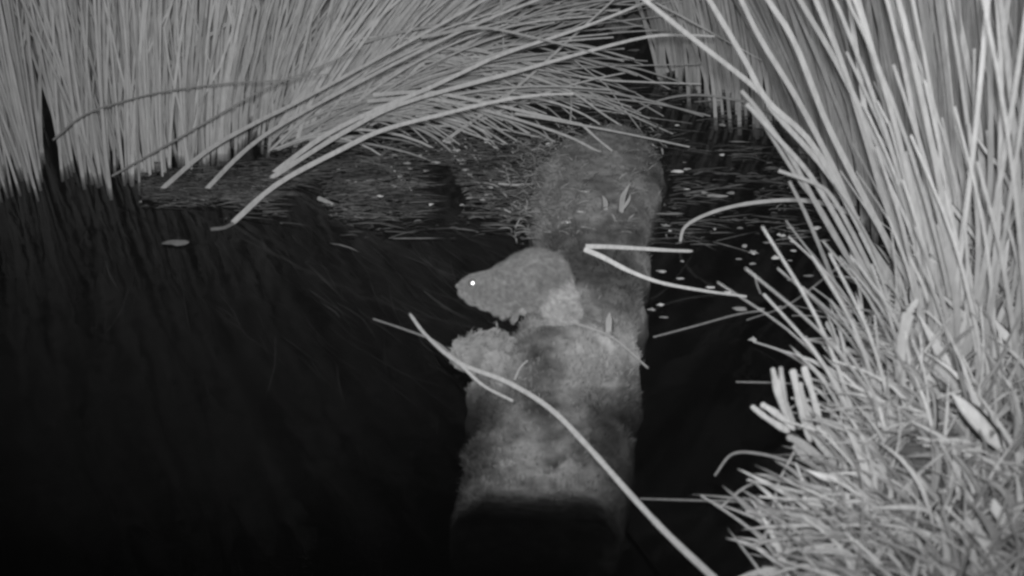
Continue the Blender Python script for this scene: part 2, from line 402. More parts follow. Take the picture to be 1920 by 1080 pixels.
# ------------------------------------------------------------ rushes
class Clump:
    def __init__(s, name, loc, label, cat, group, m, part='stem', rest='stems'):
        s.d = []; s.a = (name, loc, label, cat, group, m, part, rest)
    def add(s, mb, key): s.d.append((key, mb))
    def build(s):
        name, loc, label, cat, group, m, part, rest = s.a
        root = empty(name, loc); tag(root, label, cat, group)
        s.d.sort(key=lambda q: -q[0])
        for k, mb in s.d[:100]: mb.build(part, m, root, loc)
        if len(s.d) > 100:
            big = MB()
            for k, mb in s.d[100:]: big.join(mb)
            tag(big.build(rest, m, root, loc), kind='stuff')
        return root
def wall_stem(u, v, lean, length, r, tone, curve=.25, fwd=0.0, z0=None):
    p = wat(u, v, 0); g = ground(p.x, p.y); p = wat(u, v, max(0, g)) if g > 0 else p
    base = Vector((p.x, p.y, max(g, -.015)-.01))
    kink = rnd.uniform(.25, .8) if rnd.random() < .1 and u < 900 else 9; kd = R(rnd.uniform(-30, 30)); dy = rnd.uniform(-.08, .08)
    pts = [base]
    for k in (.12, .35, .65, 1.0):
        a = lean + curve*lean_sign(lean)*k + (kd if k > kink else 0)
        pts.append(p + Vector((math.sin(a)*length*k, fwd*length*k*k + dy*k*length, math.cos(a)*length*k)))
    return MB().tube(pts, r, r*.35, tone, n=5, steps=12)
def lean_sign(a): return 1 if a >= 0 else -1
def lerp_tab(tab, x):
    if x <= tab[0][0]: return tab[0][1]
    for (a, b), (c_, d) in zip(tab, tab[1:]):
        if x <= c_: return b + (d-b)*(x-a)/(c_-a)
    return tab[-1][1]
FRONT = [(0, 345), (60, 352), (85, 335), (110, 315), (200, 338), (250, 335), (330, 318), (420, 280), (480, 262), (560, 262), (640, 240), (760, 190), (860, 120)]
LEAN = [(-200, -1), (0, 0), (100, 1), (250, 4), (330, 8), (430, 14), (520, 25), (620, 36), (720, 46), (860, 55)]
GL = 'upright rush clumps along the left water edge'
LEFT = [Clump('rush_clump', wat(40, 340), 'upright rush clump at the far left edge, left of the narrow dark gap', 'rushes', GL, M_RUSH),
        Clump('rush_clump', wat(180, 330), 'dense upright rush clump just right of the narrow dark gap', 'rushes', GL, M_RUSH),
        Clump('rush_clump', wat(330, 315), 'slightly leaning rush clump whose foot is crossed by the first long arching stem', 'rushes', GL, M_RUSH),
        Clump('rush_clump', wat(470, 265), 'rush clump leaning to the right behind the feet of the long arching stems', 'rushes', GL, M_RUSH),
        Clump('rush_clump', wat(640, 230), 'strongly leaning rush clump nearest the log, its stems sweeping right over the water', 'rushes', GL, M_RUSH)]
def left_of(u): return LEFT[0] if u < 92 else LEFT[1] if u < 260 else LEFT[2] if u < 400 else LEFT[3] if u < 550 else LEFT[4]
for i in range(2500):
    u = rnd.uniform(-260, 800)
    fv = lerp_tab(FRONT, u)
    k = rnd.random()**1.15
    v = fv - k*(fv+30) + rnd.gauss(0, 9)
    if 78 < u < 112 and v > 150: continue
    if u > 560 and rnd.random() < (u-560)/520: continue
    lean = R(lerp_tab(LEAN, u) + rnd.gauss(0, 5 if u < 450 else 9))
    tone = rnd.uniform(.7, 1.05)*(0.7 if rnd.random() < .12 else 1)
    L_ = rnd.uniform(.7, 1.1) if u < 500 else rnd.uniform(.5, .9)
    left_of(u).add(wall_stem(u, v, lean, L_, rnd.choice((rnd.uniform(.0020, .0032), rnd.uniform(.0030, .0046))), tone, curve=.05+.3*max(0, u-300)/500*rnd.random(), fwd=rnd.uniform(-.12, .12)), v)

def path(pts, dY=0.0, end_on_water=False, Y0=None, start_z=0.0, end_z=0.0):
    """follow sight lines with the distance changing evenly from the foot on the water"""
    u, v = pts[0]; Ya = Y0 or wat(u, v, start_z).y
    Yb = wat(*pts[-1], end_z).y if end_on_water else Ya + dY
    out = []; tot = [0]
    for a, b_ in zip(pts, pts[1:]): tot.append(tot[-1]+math.hypot(b_[0]-a[0], b_[1]-a[1]))
    for (a, b_), s in zip(pts, tot):
        p = at(a, b_, Ya + (Yb-Ya)*s/tot[-1])
        if p.z < -.02: p = wat(a, b_, 0)
        out.append(p)
    return out
# random sweep of stems arching over the water between the clumps and the log
for i in range(135):
    u0 = rnd.uniform(500, 780); v0 = lerp_tab([(480, 290), (560, 285), (660, 250), (800, 190)], u0) - abs(rnd.gauss(0, 50))
    v0 = max(v0, -20)
    ang = R(rnd.uniform(20, 46)); n_ = 5; pts = [(u0, v0)]; L_ = rnd.uniform(300, 560); dr = R(rnd.uniform(4, 14))
    if i % 3 == 0: dr = R(rnd.uniform(13, 20)); ang = R(rnd.uniform(18, 32)); L_ = rnd.uniform(260, 420)
    for k in range(n_):
        a, b_ = pts[-1]; pts.append((a + math.cos(ang)*L_/n_, b_ - math.sin(ang)*L_/n_)); ang -= dr
    LEFT[4].add(MB().tube(path(pts, dY=rnd.uniform(-.15, .1)), rnd.uniform(.0025, .004), .0014, rnd.uniform(.6, .95), n=5, steps=12), v0)
for i in range(85):
    u0 = rnd.uniform(640, 980); v0 = rnd.uniform(60, 235); L_ = rnd.uniform(160, 380); t_ = rnd.random()
    if t_ < .55: ang = R(rnd.uniform(-6, 16)); dr = R(rnd.uniform(6, 14))       # drooping to the right
    elif t_ < .8: ang = R(rnd.uniform(18, 50)); dr = R(rnd.uniform(-3, 6))      # slanting up
    else: ang = R(rnd.uniform(-30, -8)); dr = R(rnd.uniform(0, 5))
    pts = [(u0, v0)]
    for k in range(4):
        a, b_ = pts[-1]; pts.append((a + math.cos(ang)*L_/4, b_ - math.sin(ang)*L_/4)); ang -= dr
    if pts[-1][1] > 300 or (pts[-1][0] > 1040 and 30 < pts[-1][1] < 120): continue
    Ym = wat(u0, max(max(q[1] for q in pts), 215)).y - rnd.uniform(-.25, .12)
    LEFT[4].add(MB().tube([at(a, b_, Ym) for a, b_ in pts], rnd.uniform(.0022, .0038), .0015, rnd.uniform(.6, 1.0), n=5, steps=10), 0)
for c_ in LEFT: c_.build()

GA = 'long arching rush stems over the water'
ARCH = [
 ([(303, 355), (385, 285), (470, 235), (560, 190), (680, 125), (800, 60), (900, 5), (960, -30)], 0, 0, .0042, .8, 'long arching rush stem with the leftmost foot on the open water'),
 ([(385, 357), (440, 300), (490, 258), (560, 215), (700, 140), (850, 65), (980, 10), (1100, -30)], 0, 0, .0042, .8, 'long arching rush stem, second foot from the left on the open water'),
 ([(437, 417), (520, 345), (640, 280), (720, 243), (830, 214), (930, 190), (1010, 178), (1075, 176)], 0, 0, .0048, .9, 'thick straight rush stem whose foot stands farthest out on the open water, left'),
 ([(505, 336), (640, 251), (757, 193), (973, 133), (1053, 110), (1207, 70), (1290, 66), (1340, 68)], -.05, 0, .0046, .95, 'long rush stem levelling off where it reaches the far right clump'),
 ([(512, 325), (600, 260), (690, 213), (800, 167), (873, 133), (947, 100), (1087, 53), (1213, 3), (1270, -25)], -.05, 0, .0048, .98, 'longest straight rush stem rising from left to the top edge right of centre'),
 ([(760, 95), (860, 112), (973, 137), (1070, 172), (1140, 220), (1233, 277)], 0, 1, .0040, .85, 'lower of the close pair of arching rush stems falling beyond the log head'),
 ([(740, 110), (860, 108), (990, 130), (1080, 160), (1180, 214), (1262, 251)], 0, 1, .0038, .75, 'upper of the close pair of arching rush stems falling beyond the log head'),
 ([(700, 178), (800, 173), (907, 192), (1073, 230), (1092, 235), (1123, 263), (1173, 300), (1237, 330)], 0, 1, .0038, .92, 'bowed rush stem with a sharp kink above the log before its tip touches down'),
 ([(690, 190), (790, 184), (910, 207), (1050, 250), (1120, 283), (1170, 308), (1208, 328)], 0, 1, .0036, .85, 'bowed rush stem running just below the kinked one onto the log'),
 ([(640, 262), (740, 244), (840, 236), (930, 241), (1042, 264)], 0, 1, .0034, .85, 'low bowed rush stem ending beside the small bright tuft left of the log head'),
 ([(720, 178), (770, 205), (855, 240), (900, 257), (952, 273)], 0, 1, .0036, .85, 'short rush stem slanting down to the right and crossing the straight upright slanting one'),
 ([(830, 267), (927, 197), (993, 143), (1080, 63), (1150, 0), (1180, -26)], .0, 0, .0036, .85, 'thin straight rush stem slanting up to the right across the arching ones'),
 ([(690, 175), (760, 110), (853, 40), (900, 0)], 0, 0, .0034, .8, 'thin straight rush stem slanting up to the right, left of the other slanting one'),
 ([(600, 262), (680, 268), (760, 285), (817, 305)], 0, 1, .0030, .6, 'thin drooping rush stem tip above the floating weed mat'),
 ([(585, 270), (660, 255), (750, 262), (800, 280)], 0, 1, .0026, .5, 'faint thin rush stem drooping beside the weed mat'),
 ([(640, 30), (760, 35), (900, 15), (1010, -5)], 0, 0, .0040, .85, 'rush stem running almost level along the top edge left of centre'),
 ([(700, 60), (800, 75), (900, 62), (1000, 30), (1080, 5)], 0, 0, .0032, .7, 'rush stem bending gently upward above the dark hollow'),
 ([(790, 70), (900, 52), (1000, 70), (1080, 90), (1170, 115)], 0, 0, .0030, .6, 'thin rush stem arching across the dark hollow behind the long straight stem'),
 ([(620, 330), (560, 330), (530, 322), (505, 345)], 0, 0, .0016, .3, 'thin dark twig at the foot of the long stems'),
 ([(100, 262), (160, 215), (250, 185), (330, 168), (440, 155), (530, 150), (620, 138)], 0, 0, .0019, .42, 'thin dark shadow line built as a stem, crossing in front of the upright rushes on the left'),  # shadow of a stem, put in as a dark strand
 ([(210, 330), (330, 262), (410, 215), (500, 165), (600, 125), (680, 90)], 0, 0, .0020, .45, 'dark slanting shadow line built as a stem, crossing the upright rushes above the first arching one'),  # dark strand added in place of a cast shadow line
]
for pts, dY, ew, r, tone, lab in ARCH:
    Y0 = None
    if lab.startswith(('lower of the', 'upper of the', 'bowed', 'low bowed', 'short rush', 'thin droop', 'faint')): Y0 = wat(pts[-1][0], pts[-1][1]).y + .1
    P = path(pts, dY, bool(ew), Y0)
    if 'dark' in lab and 'cross' in lab: P = path(pts, 0, False, 1.76)
    o = MB().tube(P, r, r*.36 if not ew else r*.32, tone, n=8, steps=30, wob=.12).build('arching_rush_stem', M_RUSH, None, P[0])
    tag(o, lab, 'rush stem', GA)

# far right clump with its feet near the head of the log
FR = Clump('rush_clump', wat(1360, 200), 'far rush clump beyond the log head, stem feet in a row above dark water', 'rushes', 'rush clumps on the right bank', M_RUSH)
for i in range(620):
    u = rnd.uniform(1235, 1640)
    fv = lerp_tab([(1225, 150), (1265, 150), (1310, 190), (1345, 215), (1400, 232), (1640, 250)], u)
    v = fv - rnd.random()**1.1*(fv+30) + rnd.gauss(-6, 11)
    FR.add(wall_stem(u, v, R(rnd.gauss(-11, 4)), rnd.uniform(.5, .9), rnd.uniform(.0030, .0046), rnd.uniform(.55, .9), curve=.12), v)
for a in ([(1236, 147), (1222, 90), (1205, 30), (1190, -20)], [(1252, 135), (1228, 80), (1200, 20), (1185, -20)], [(1262, 132), (1245, 70), (1225, 0), (1220, -20)]):
    FR.add(MB().tube(path(a), .0044, .003, .85, n=6, steps=12), 400)
FR.build()

# tall dense clump behind the near right rushes
BR = Clump('rush_clump', wat(1700, 380), 'tall dense rush clump forming the grey wall behind the near right rushes', 'rushes', 'rush clumps on the right bank', M_RUSH)
for i in range(1300):
    u = rnd.uniform(1475, 2150)
    fv = lerp_tab([(1475, 240), (1540, 330), (1600, 400), (1660, 460), (2100, 500)], u)
    v = fv - rnd.random()*(fv-120) + rnd.gauss(0, 8)
    BR.add(wall_stem(u, v, R(rnd.gauss(lerp_tab([(1475, -22), (1700, -13), (2100, -5)], u), 4)), rnd.uniform(.7, 1.1), rnd.uniform(.0026, .0046), rnd.uniform(.38, .62), curve=.12, fwd=rnd.uniform(-.1, .1)), v)
BR.build()

# near right clump, traced stems first
NR = Clump('rush_clump', wat(1740, 560, .08), 'big near rush clump on the right bank with long pale stems leaning left', 'rushes', 'rush clumps on the right bank', M_RUSH)
TR = [([(1700, 560), (1640, 480), (1560, 335), (1455, 215), (1420, 168), (1290, 65), (1213, 3), (1190, -15)], .0040, .92),
      ([(1690, 570), (1640, 480), (1530, 280), (1440, 190), (1395, 110), (1330, 0), (1310, -30)], .0042, .95),
      ([(1700, 560), (1620, 440), (1570, 330), (1500, 195), (1430, 80), (1390, 0), (1375, -30)], .0042, .9),
      ([(1740, 580), (1690, 500), (1620, 370), (1550, 230), (1490, 80), (1440, 0), (1425, -30)], .0046, .95),
      ([(1730, 560), (1700, 470), (1640, 310), (1610, 120), (1592, 0), (1588, -30)], .0042, 1.05),
      ([(1790, 540), (1760, 450), (1690, 290), (1650, 150), (1608, 0), (1600, -30)], .0058, 1.12),
      ([(1810, 520), (1770, 380), (1720, 190), (1690, 80), (1665, 0), (1660, -30)], .0056, 1.12),
      ([(1830, 500), (1790, 340), (1745, 180), (1710, 0), (1704, -30)], .0048, 1.05),
      ([(1830, 500), (1810, 360), (1785, 210), (1765, 0), (1762, -30)], .0050, 1.08),
      ([(1880, 520), (1850, 380), (1830, 200), (1790, 0), (1785, -30)], .0050, 1.08),
      ([(1870, 500), (1860, 300), (1850, 150), (1835, 0), (1832, -30)], .0050, 1.0),
      ([(1900, 520), (1890, 300), (1880, 120), (1890, 0), (1892, -30)], .0046, 1.0),
      ([(1900, 430), (1885, 260), (1860, 120), (1850, -20)], .0046, 1.0),
      ([(1680, 620), (1600, 500), (1540, 400), (1480, 290), (1420, 205), (1390, 170)], .0036, .7),
      ([(1700, 640), (1640, 540), (1580, 430), (1520, 330), (1450, 250), (1400, 195)], .0038, .8),
      ([(1650, 600), (1610, 520), (1540, 395), (1500, 340), (1455, 270), (1420, 215)], .0032, .65),
      ([(1720, 660), (1660, 560), (1600, 440), (1560, 370), (1530, 345), (1460, 320)], .0032, .75),
      ([(1780, 560), (1700, 470), (1660, 380), (1620, 250), (1580, 120), (1530, 0), (1515, -30)], .0040, .85),
      ([(1770, 560), (1720, 440), (1660, 300), (1570, 120), (1500, 0), (1490, -30)], .0040, .85),
      ([(1620, 640), (1575, 555), (1540, 470), (1510, 400), (1480, 340)], .0030, .6)]
for pts, r, tone in TR:
    z0 = .06 if pts[0][0] > 1760 else .04
    NR.add(MB().tube(path(pts, dY=.03, start_z=z0), r, r*.62, tone*.84, n=8, steps=26, wob=.1), 5000)
for i in range(170):
    u = rnd.uniform(1660, 2100); v = rnd.uniform(430, 760)
    if u < lerp_tab([(430, 1690), (600, 1720), (760, 1740)], v): continue
    ln = R(rnd.gauss(lerp_tab([(1640, -18), (1760, -13), (1900, -5), (2100, 3)], u), 6))
    NR.add(wall_stem(u, v, ln, rnd.uniform(.12, .4) if rnd.random() < .75 else rnd.uniform(.6, .9), rnd.uniform(.0030, .0048), rnd.uniform(.6, 1.0), curve=.15, fwd=rnd.uniform(-.25, .1)), v)
for i in range(36):
    u = rnd.uniform(1600, 1740); v = rnd.uniform(560, 860)
    if u < lerp_tab([(560, 1670), (700, 1640), (860, 1600)], v): continue
    NR.add(wall_stem(u, v, R(rnd.gauss(-18, 7)), rnd.uniform(.12, .3), rnd.uniform(.0020, .0034), rnd.uniform(.5, .85), curve=.2, fwd=rnd.uniform(-.2, .1)), v)
for i in range(46):                        # broad papery sheaths round the stem feet
    u = rnd.uniform(1690, 1990); v = rnd.uniform(430, 800); p = wat(u, v, .06); l = rnd.uniform(.06, .16)
    a = R(rnd.gauss(-12, 12)); d = Vector((math.sin(a), rnd.uniform(-.3, .1), math.cos(a)))
    NR.add(MB().blade([p, p+d*l*.5, p+d*l+Vector((rnd.uniform(-.02, .02), 0, 0))], rnd.uniform(.007, .016), rnd.uniform(.8, 1.2), steps=8), 2000)
NR.build()

# ------------------------------------------------------------ tussocks at the bottom right
def gpt(u, v):
    p = wat(u, v, .06)
    for _ in range(4): p = wat(u, v, max(0, ground(p.x, p.y)))
    return p
def tuft(label, reg, n, hmin, hmax, wmin, wmax, lean0, tmin, tmax, tubes=.35):
    us = [q[0] for q in reg]; vs_ = [q[1] for q in reg]
    c_ = Clump('grass_tussock', gpt(sum(us)/len(us), sum(vs_)/len(vs_)), label, 'grass tussock', 'grass tussocks on the right bank', M_BLADE, 'blade', 'blades')
    k = 0
    while k < n:
        u = rnd.uniform(min(us), max(us)); v = rnd.uniform(min(vs_), max(vs_))
        ins = False; j = len(reg)-1
        for i in range(len(reg)):
            if (reg[i][1] > v) != (reg[j][1] > v) and u < (reg[j][0]-reg[i][0])*(v-reg[i][1])/(reg[j][1]-reg[i][1])+reg[i][0]: ins = not ins
            j = i
        if not ins: continue
        if noise.noise(Vector((u*.016, v*.016, 3))) < -.12: k += .35; continue
        k += 1
        p = gpt(u, v); h = rnd.uniform(hmin, hmax)
        a = R(rnd.gauss(lean0 + 45*noise.noise(Vector((u*.012, v*.012, 9))), 22)); fy = rnd.gauss(-.15, .35)
        d = Vector((math.sin(a), fy, max(.12, math.cos(a)))).normalized(); dr = Vector((math.copysign(.2, a)*rnd.random(), 0, -.35*rnd.random()))
        pts = [p - Vector((0, 0, .01)), p + d*h*.35, p + d*h*.7 + dr*h*.25, p + d*h + dr*h*.7]
        tone = rnd.uniform(tmin, tmax)
        if rnd.random() < tubes: m_ = MB().tube(pts, rnd.uniform(wmin, wmax)*.42, .0009, tone, n=5, steps=8)
        else: m_ = MB().blade(pts, rnd.uniform(wmin, wmax), tone, steps=7)
        c_.add(m_, h*1000)
    return c_.build()
tuft('tangled grass tussock right of the cut stubs, under the near rushes', [(1610, 620), (1760, 560), (1780, 860), (1560, 860), (1580, 720)], 300, .04, .16, .0025, 0.0074, -28, 0.29, 0.97)
tuft('coarse grass tussock against the right edge at mid height, pale broad sheaths in it', [(1760, 540), (1990, 480), (1990, 860), (1780, 860)], 330, .04, .17, .0025, 0.0098, -12, 0.36, 1.12)
tuft('matted grass tussock at the bottom edge, spilling left towards the water', [(1545, 850), (1720, 850), (1740, 1160), (1450, 1160), (1480, 1010)], 360, .03, .13, .0025, 0.0082, -38, 0.29, 1.02)
tuft('matted grass tussock in the bottom right corner', [(1720, 850), (1990, 850), (1990, 1180), (1740, 1180)], 360, .03, .13, .0025, 0.0098, -12, 0.32, 1.07)
# low litter hiding the soil of the bank
mb = MB()
for i in range(5200):
    y = rnd.uniform(.55, 2.0); x = shore_x(y) + rnd.uniform(-.05, .75)**1
    g = ground(x, y)
    if g < .0: continue
    a = rnd.uniform(0, 6.28); l = rnd.uniform(.01, .045); d = Vector((math.cos(a), math.sin(a), rnd.uniform(-.05, .7))).normalized()
    p = Vector((x, y, g+.002)); mb.blade([p, p+d*l*.5+Vector((0, 0, .003)), p+d*l], rnd.uniform(.002, .006), rnd.uniform(.2, .65), steps=4)
tag(mb.build('leaf_litter', M_BLADE), 'matted dead blade litter covering the right bank between the tussocks', 'leaf litter', kind='stuff')

# cut stubs
ST = [((1482, 800), (1462, 745), (1449, 692), .0048), ((1490, 800), (1470, 745), (1464, 690), .0042), ((1520, 830), (1500, 760), (1487, 696), .0046), ((1545, 850), (1532, 770), (1508, 690), .0048),
      ((1530, 830), (1512, 770), (1500, 720), .004), ((1480, 810), (1440, 785), (1411, 763), .0046), ((1490, 805), (1455, 775), (1430, 759), .0044), ((1560, 890), (1562, 850), (1572, 815), .006),
      ((1620, 890), (1600, 840), (1580, 810), .006), ((1635, 900), (1612, 860), (1590, 815), .0045), ((1700, 930), (1705, 850), (1690, 810), .006), ((1560, 860), (1540, 835), (1515, 800), .0055),
      ((1640, 920), (1625, 850), (1618, 815), .004), ((1480, 820), (1500, 830), (1540, 860), .006), ((1490, 835), (1520, 870), (1560, 900), .0052)]
c_ = Clump('cut_rush_stubs', gpt(1560, 900), 'bunch of short pale cut rush stubs jutting left over the water from the near bank', 'cut rush stubs', None, M_RUSH, 'stub')
for a, b_, d, r in ST:
    Y = gpt(1560, 900).y
    c_.add(MB().tube([at(*a, Y+.01), at(*b_, Y-.01), at(*d, Y-.02)], r*.8, r*.62, rnd.uniform(.6, .9), n=8, steps=10, wob=.45), 1)
c_.build()
# broad pale sheaths / leaves
BL = [([(1880, 850), (1850, 810), (1810, 765), (1785, 738)], .034, 1.05, 'broad pale dead leaf pointing up left near the right edge, largest of the dead leaves'),
      ([(1880, 660), (1840, 625), (1790, 575), (1755, 545)], .020, .9, 'slender pale dead leaf pointing up left in the middle of the near rushes'),
      ([(1925, 700), (1905, 655), (1878, 620), (1865, 600)], .024, 1.15, 'pale dead leaf touching the right edge above the largest dead leaf'),
      ([(1920, 420), (1885, 330), (1850, 285), (1815, 232)], .012, 1.05, 'narrow pale broken leaf jutting up left high on the right'),
      ([(1850, 480), (1810, 420), (1770, 370), (1735, 340)], .012, 1.0, 'narrow pale broken leaf below and left of the high one'),
      ([(1885, 1000), (1880, 975), (1866, 950), (1862, 935)], .024, 1.15, 'small pale triangular leaf scrap near the right edge low down'),
      ([(1600, 915), (1570, 900), (1540, 893), (1510, 880)], .018, 1.15, 'pale flat leaf scrap lying below the cut stubs'),
      ([(1500, 1075), (1470, 1060), (1440, 1042), (1412, 1024)], .011, 1.1, 'pale broken stem jutting left over the water at the bottom edge'),
      ([(1720, 560), (1700, 600), (1690, 680), (1700, 760)], .020, .75, 'long upright papery sheath at the foot of the near rushes'),
      ([(1890, 560), (1880, 520), (1885, 480), (1895, 430)], .020, 1.1, 'upright pale papery sheath close to the right edge')]
for pts, w_, tone, lab in BL:
    Y = gpt(*max(pts, key=lambda q: q[1])).y - .02; Y = min(Y, 1.25)
    P = [at(a, b_, Y - .012*i) for i, (a, b_) in enumerate(pts)]; w_ *= .62
    o = MB().blade(P, w_, tone, side=Vector((.6, .2, .5)), steps=16, base=.25, tip=.03, fold=.5).build('dead_leaf', M_BLADE, None, P[0])
    tag(o, lab, 'dead leaf', 'pale dead leaves on the right bank')

# ------------------------------------------------------------ single stems and twigs
TW = [
 ('bent_stem', [(768, 588), (800, 630), (860, 680), (950, 716), (1030, 765), (1100, 835), (1180, 925), (1250, 1000), (1340, 1085)], [.0, .004, .022, .052, .044, .03, .03, .035, .05],   .0024, .0034, .76, 'long curved pale stem running from the pale clod across the log to the bottom edge', 'plant stem'),
 ('bent_stem', [(838, 662), (862, 682), (905, 722), (962, 752)], [.01, .022, .028, .022], .0024, .0016, .8, 'short stem forking off the long curved one just below the pale clod', 'plant stem'),
 ('thin_twig', [(700, 598), (760, 618), (815, 640), (862, 678)], [.0, .003, .006, .016], .0014, .0018, .35, 'faint thin twig reaching the pale clod from the left', 'twig'),
 ('thin_twig', [(965, 712), (975, 690), (990, 675)], [.045, .05, .045], .0016, .0010, .6, 'tiny twig standing off the long curved stem on the log', 'twig'),
 ('thin_twig', [(1000, 583), (1050, 597), (1090, 610), (1150, 634), (1215, 690)], [.060, .062, .062, .058, .02], .0018, .0012, .6, 'thin pale stalk lying on the log just under the vole', 'twig'),
 ('broken_stem', [(1098, 462), (1150, 463), (1250, 469), (1300, 471)], [.060, .058, .035, .0], .0036, .0022, 1.05, 'bright level half of a broken reed lying across the log right of the vole', 'broken reed'),
 ('broken_stem', [(1097, 468), (1130, 482), (1180, 508), (1240, 530), (1320, 545), (1400, 556)], [.062, .06, .055, .02, .004, .0], .0040, .0016, 1.15, 'bright slanting half of a broken reed running from the log into the water', 'broken reed'),
 ('arched_stem', [(1275, 455), (1285, 425), (1330, 400), (1400, 382), (1490, 375), (1560, 385), (1610, 410)], [.0, .03, .06, .08, .09, .09, .07], .0022, .0036, .85, 'thin rush stem arched low over the water from the near right clump', 'rush stem'),
 ('arched_stem', [(1180, 215), (1240, 187), (1310, 178), (1400, 192), (1450, 215)], [.0, .03, .05, .05, .03], .0016, .0030, .6, 'dim arched stem low over the water in front of the far rush clump', 'rush stem'),
 ('thin_twig', [(1225, 632), (1300, 612), (1380, 590), (1430, 582)], [.0, .003, .006, .006], .0012, .0014, .4, 'dim straight twig lying on the water right of the log', 'twig'),
 ('thin_twig', [(1412, 640), (1470, 660), (1520, 690), (1610, 745)], [.004, .01, .02, .05], .0014, .0022, .7, 'thin stem reaching out over the water from the bank above the cut stubs', 'twig'),
 ('thin_twig', [(1380, 716), (1460, 718), (1540, 724), (1610, 740)], [.006, .01, .015, .04], .0010, .0018, .4, 'thin level twig just above the cut stubs', 'twig'),
 ('thin_twig', [(1440, 790), (1500, 755), (1560, 725), (1600, 715)], [.02, .03, .04, .05], .0012, .0018, .55, 'thin twig sloping up right behind the cut stubs', 'twig'),
 ('thin_twig', [(1340, 892), (1372, 852), (1420, 850), (1480, 866), (1540, 895)], [.0, .02, .03, .035, .04], .0012, .0020, .5, 'thin drooping twig over the water left of the lower cut stubs', 'twig'),
 ('thin_twig', [(1350, 952), (1400, 912), (1455, 898), (1500, 903), (1560, 940)], [.0, .02, .03, .035, .04], .0012, .0020, .65, 'thin drooping twig just below the other drooping one', 'twig'),
 ('thin_twig', [(1492, 842), (1462, 900), (1450, 950), (1435, 1005)], [.04, .03, .03, .02], .0014, .0020, .7, 'thin stem hanging down across the drooping twigs', 'twig'),
 ('thin_twig', [(1200, 935), (1300, 938), (1420, 941)], [.0, .002, .01], .0008, .0014, .35, 'faint level twig on the water near the bottom, left of the bank', 'twig'),
 ('thin_twig', [(1505, 455), (1540, 495), (1580, 555), (1600, 580)], [.0, .01, .03, .05], .0012, .0020, .4, 'dim twig sloping down into the near rushes from the open water', 'twig'),
 ('thin_twig', [(1400, 600), (1480, 570), (1560, 510), (1600, 480)], [.0, .01, .03, .05], .0010, .0020, .35, 'dim twig rising from the floating scraps to the near rushes', 'twig'),
 ('thin_twig', [(1550, 605), (1575, 650), (1600, 710), (1640, 790), (1670, 840)], [.07, .07, .06, .05, .03], .0030, .0040, .85, 'pale straight stem standing at the water side of the near clump', 'twig'),
 ('thin_twig', [(1600, 600), (1620, 680), (1645, 760), (1690, 850)], [.10, .08, .06, .03], .0028, .0040, .8, 'pale straight stem just right of the water side one', 'twig'),
 ('thin_twig', [(1070, 165), (1071, 200), (1069, 234)], [.10, .06, .03], .0022, .0018, .6, 'short stem hanging straight down from the arching pair above the log head', 'twig'),
 ('thin_twig', [(938, -20), (941, 30), (945, 100)], [.30, .22, .13], .0022, .0018, .75, 'short stem hanging straight down at the top edge near the middle', 'twig'),
 ('thin_twig', [(948, 150), (948, 190)], [.06, .04], .0020, .0018, .6, 'short upright stem piece under the crossing stems', 'twig'),
 ('floating_stem', [(935, 345), (965, 347), (1000, 346)], [.003, .004, .004], .0026, .0024, .75, 'short pale stem piece floating level left of the log', 'floating stem'),
 ('floating_stem', [(598, 372), (610, 377), (625, 384)], [.003, .004, .003], .0042, .003, .6, 'short thick stem piece floating at the dark edge of the weed mat', 'floating stem'),
 ('floating_stem', [(395, 430), (420, 427), (437, 419)], [.001, .001, .001], .0030, .003, .3, 'dim stem piece floating at the foot of the thick straight rush', 'floating stem'),
 ('floating_stem', [(1415, 515), (1420, 535), (1426, 550)], [.002, .002, .002], .0020, .0016, .45, 'tiny dim stem piece floating in open water right of the log', 'floating stem'),
]
for nm, pts, zs, r0, r1, tone, lab, cat in TW:
    P = [wat(a, b_, z) for (a, b_), z in zip(pts, zs)]
    tag(MB().tube(P, r0, r1, tone, n=8, steps=max(10, len(P)*5), wob=.15).build(nm, M_RUSH, None, P[0]), lab, cat)

# ------------------------------------------------------------ floating scraps
def scrap(u, v, su, sv, tone, z=.003, seed=0, dome=.2):
    p = on_log(u, v) if z == 'log' else wat(u, v, z)
    k = (p-CP).length/F; rx = su*k; ry = sv*k*1.25
    n_ = 9; m_ = MB(); rr = random.Random(seed)
    a0 = rr.uniform(0, 6.28); rad = [rr.uniform(.45, 1.25) for _ in range(n_)]
    for ring, (s, h) in enumerate(((1, 0), (.65, dome*.7), (.25, dome))):
        for j in range(n_):
            a = 2*math.pi*j/n_
            m_.v.append(p + Vector((math.cos(a)*rx*s*rad[j], math.sin(a)*ry*s*rad[j], .001 + h*min(rx, ry)*(1+.3*math.sin(3*a+a0)))))
            m_.t.append(tone)
    for ring in range(2):
        for j in range(n_): j2 = (j+1) % n_; m_.f.append((ring*n_+j, ring*n_+j2, (ring+1)*n_+j2, (ring+1)*n_+j))
    m_.f.append(tuple(2*n_+j for j in range(n_))); m_.f.append(tuple(reversed(range(n_))))
    return m_, p
GS = 'pale scraps floating on the water'

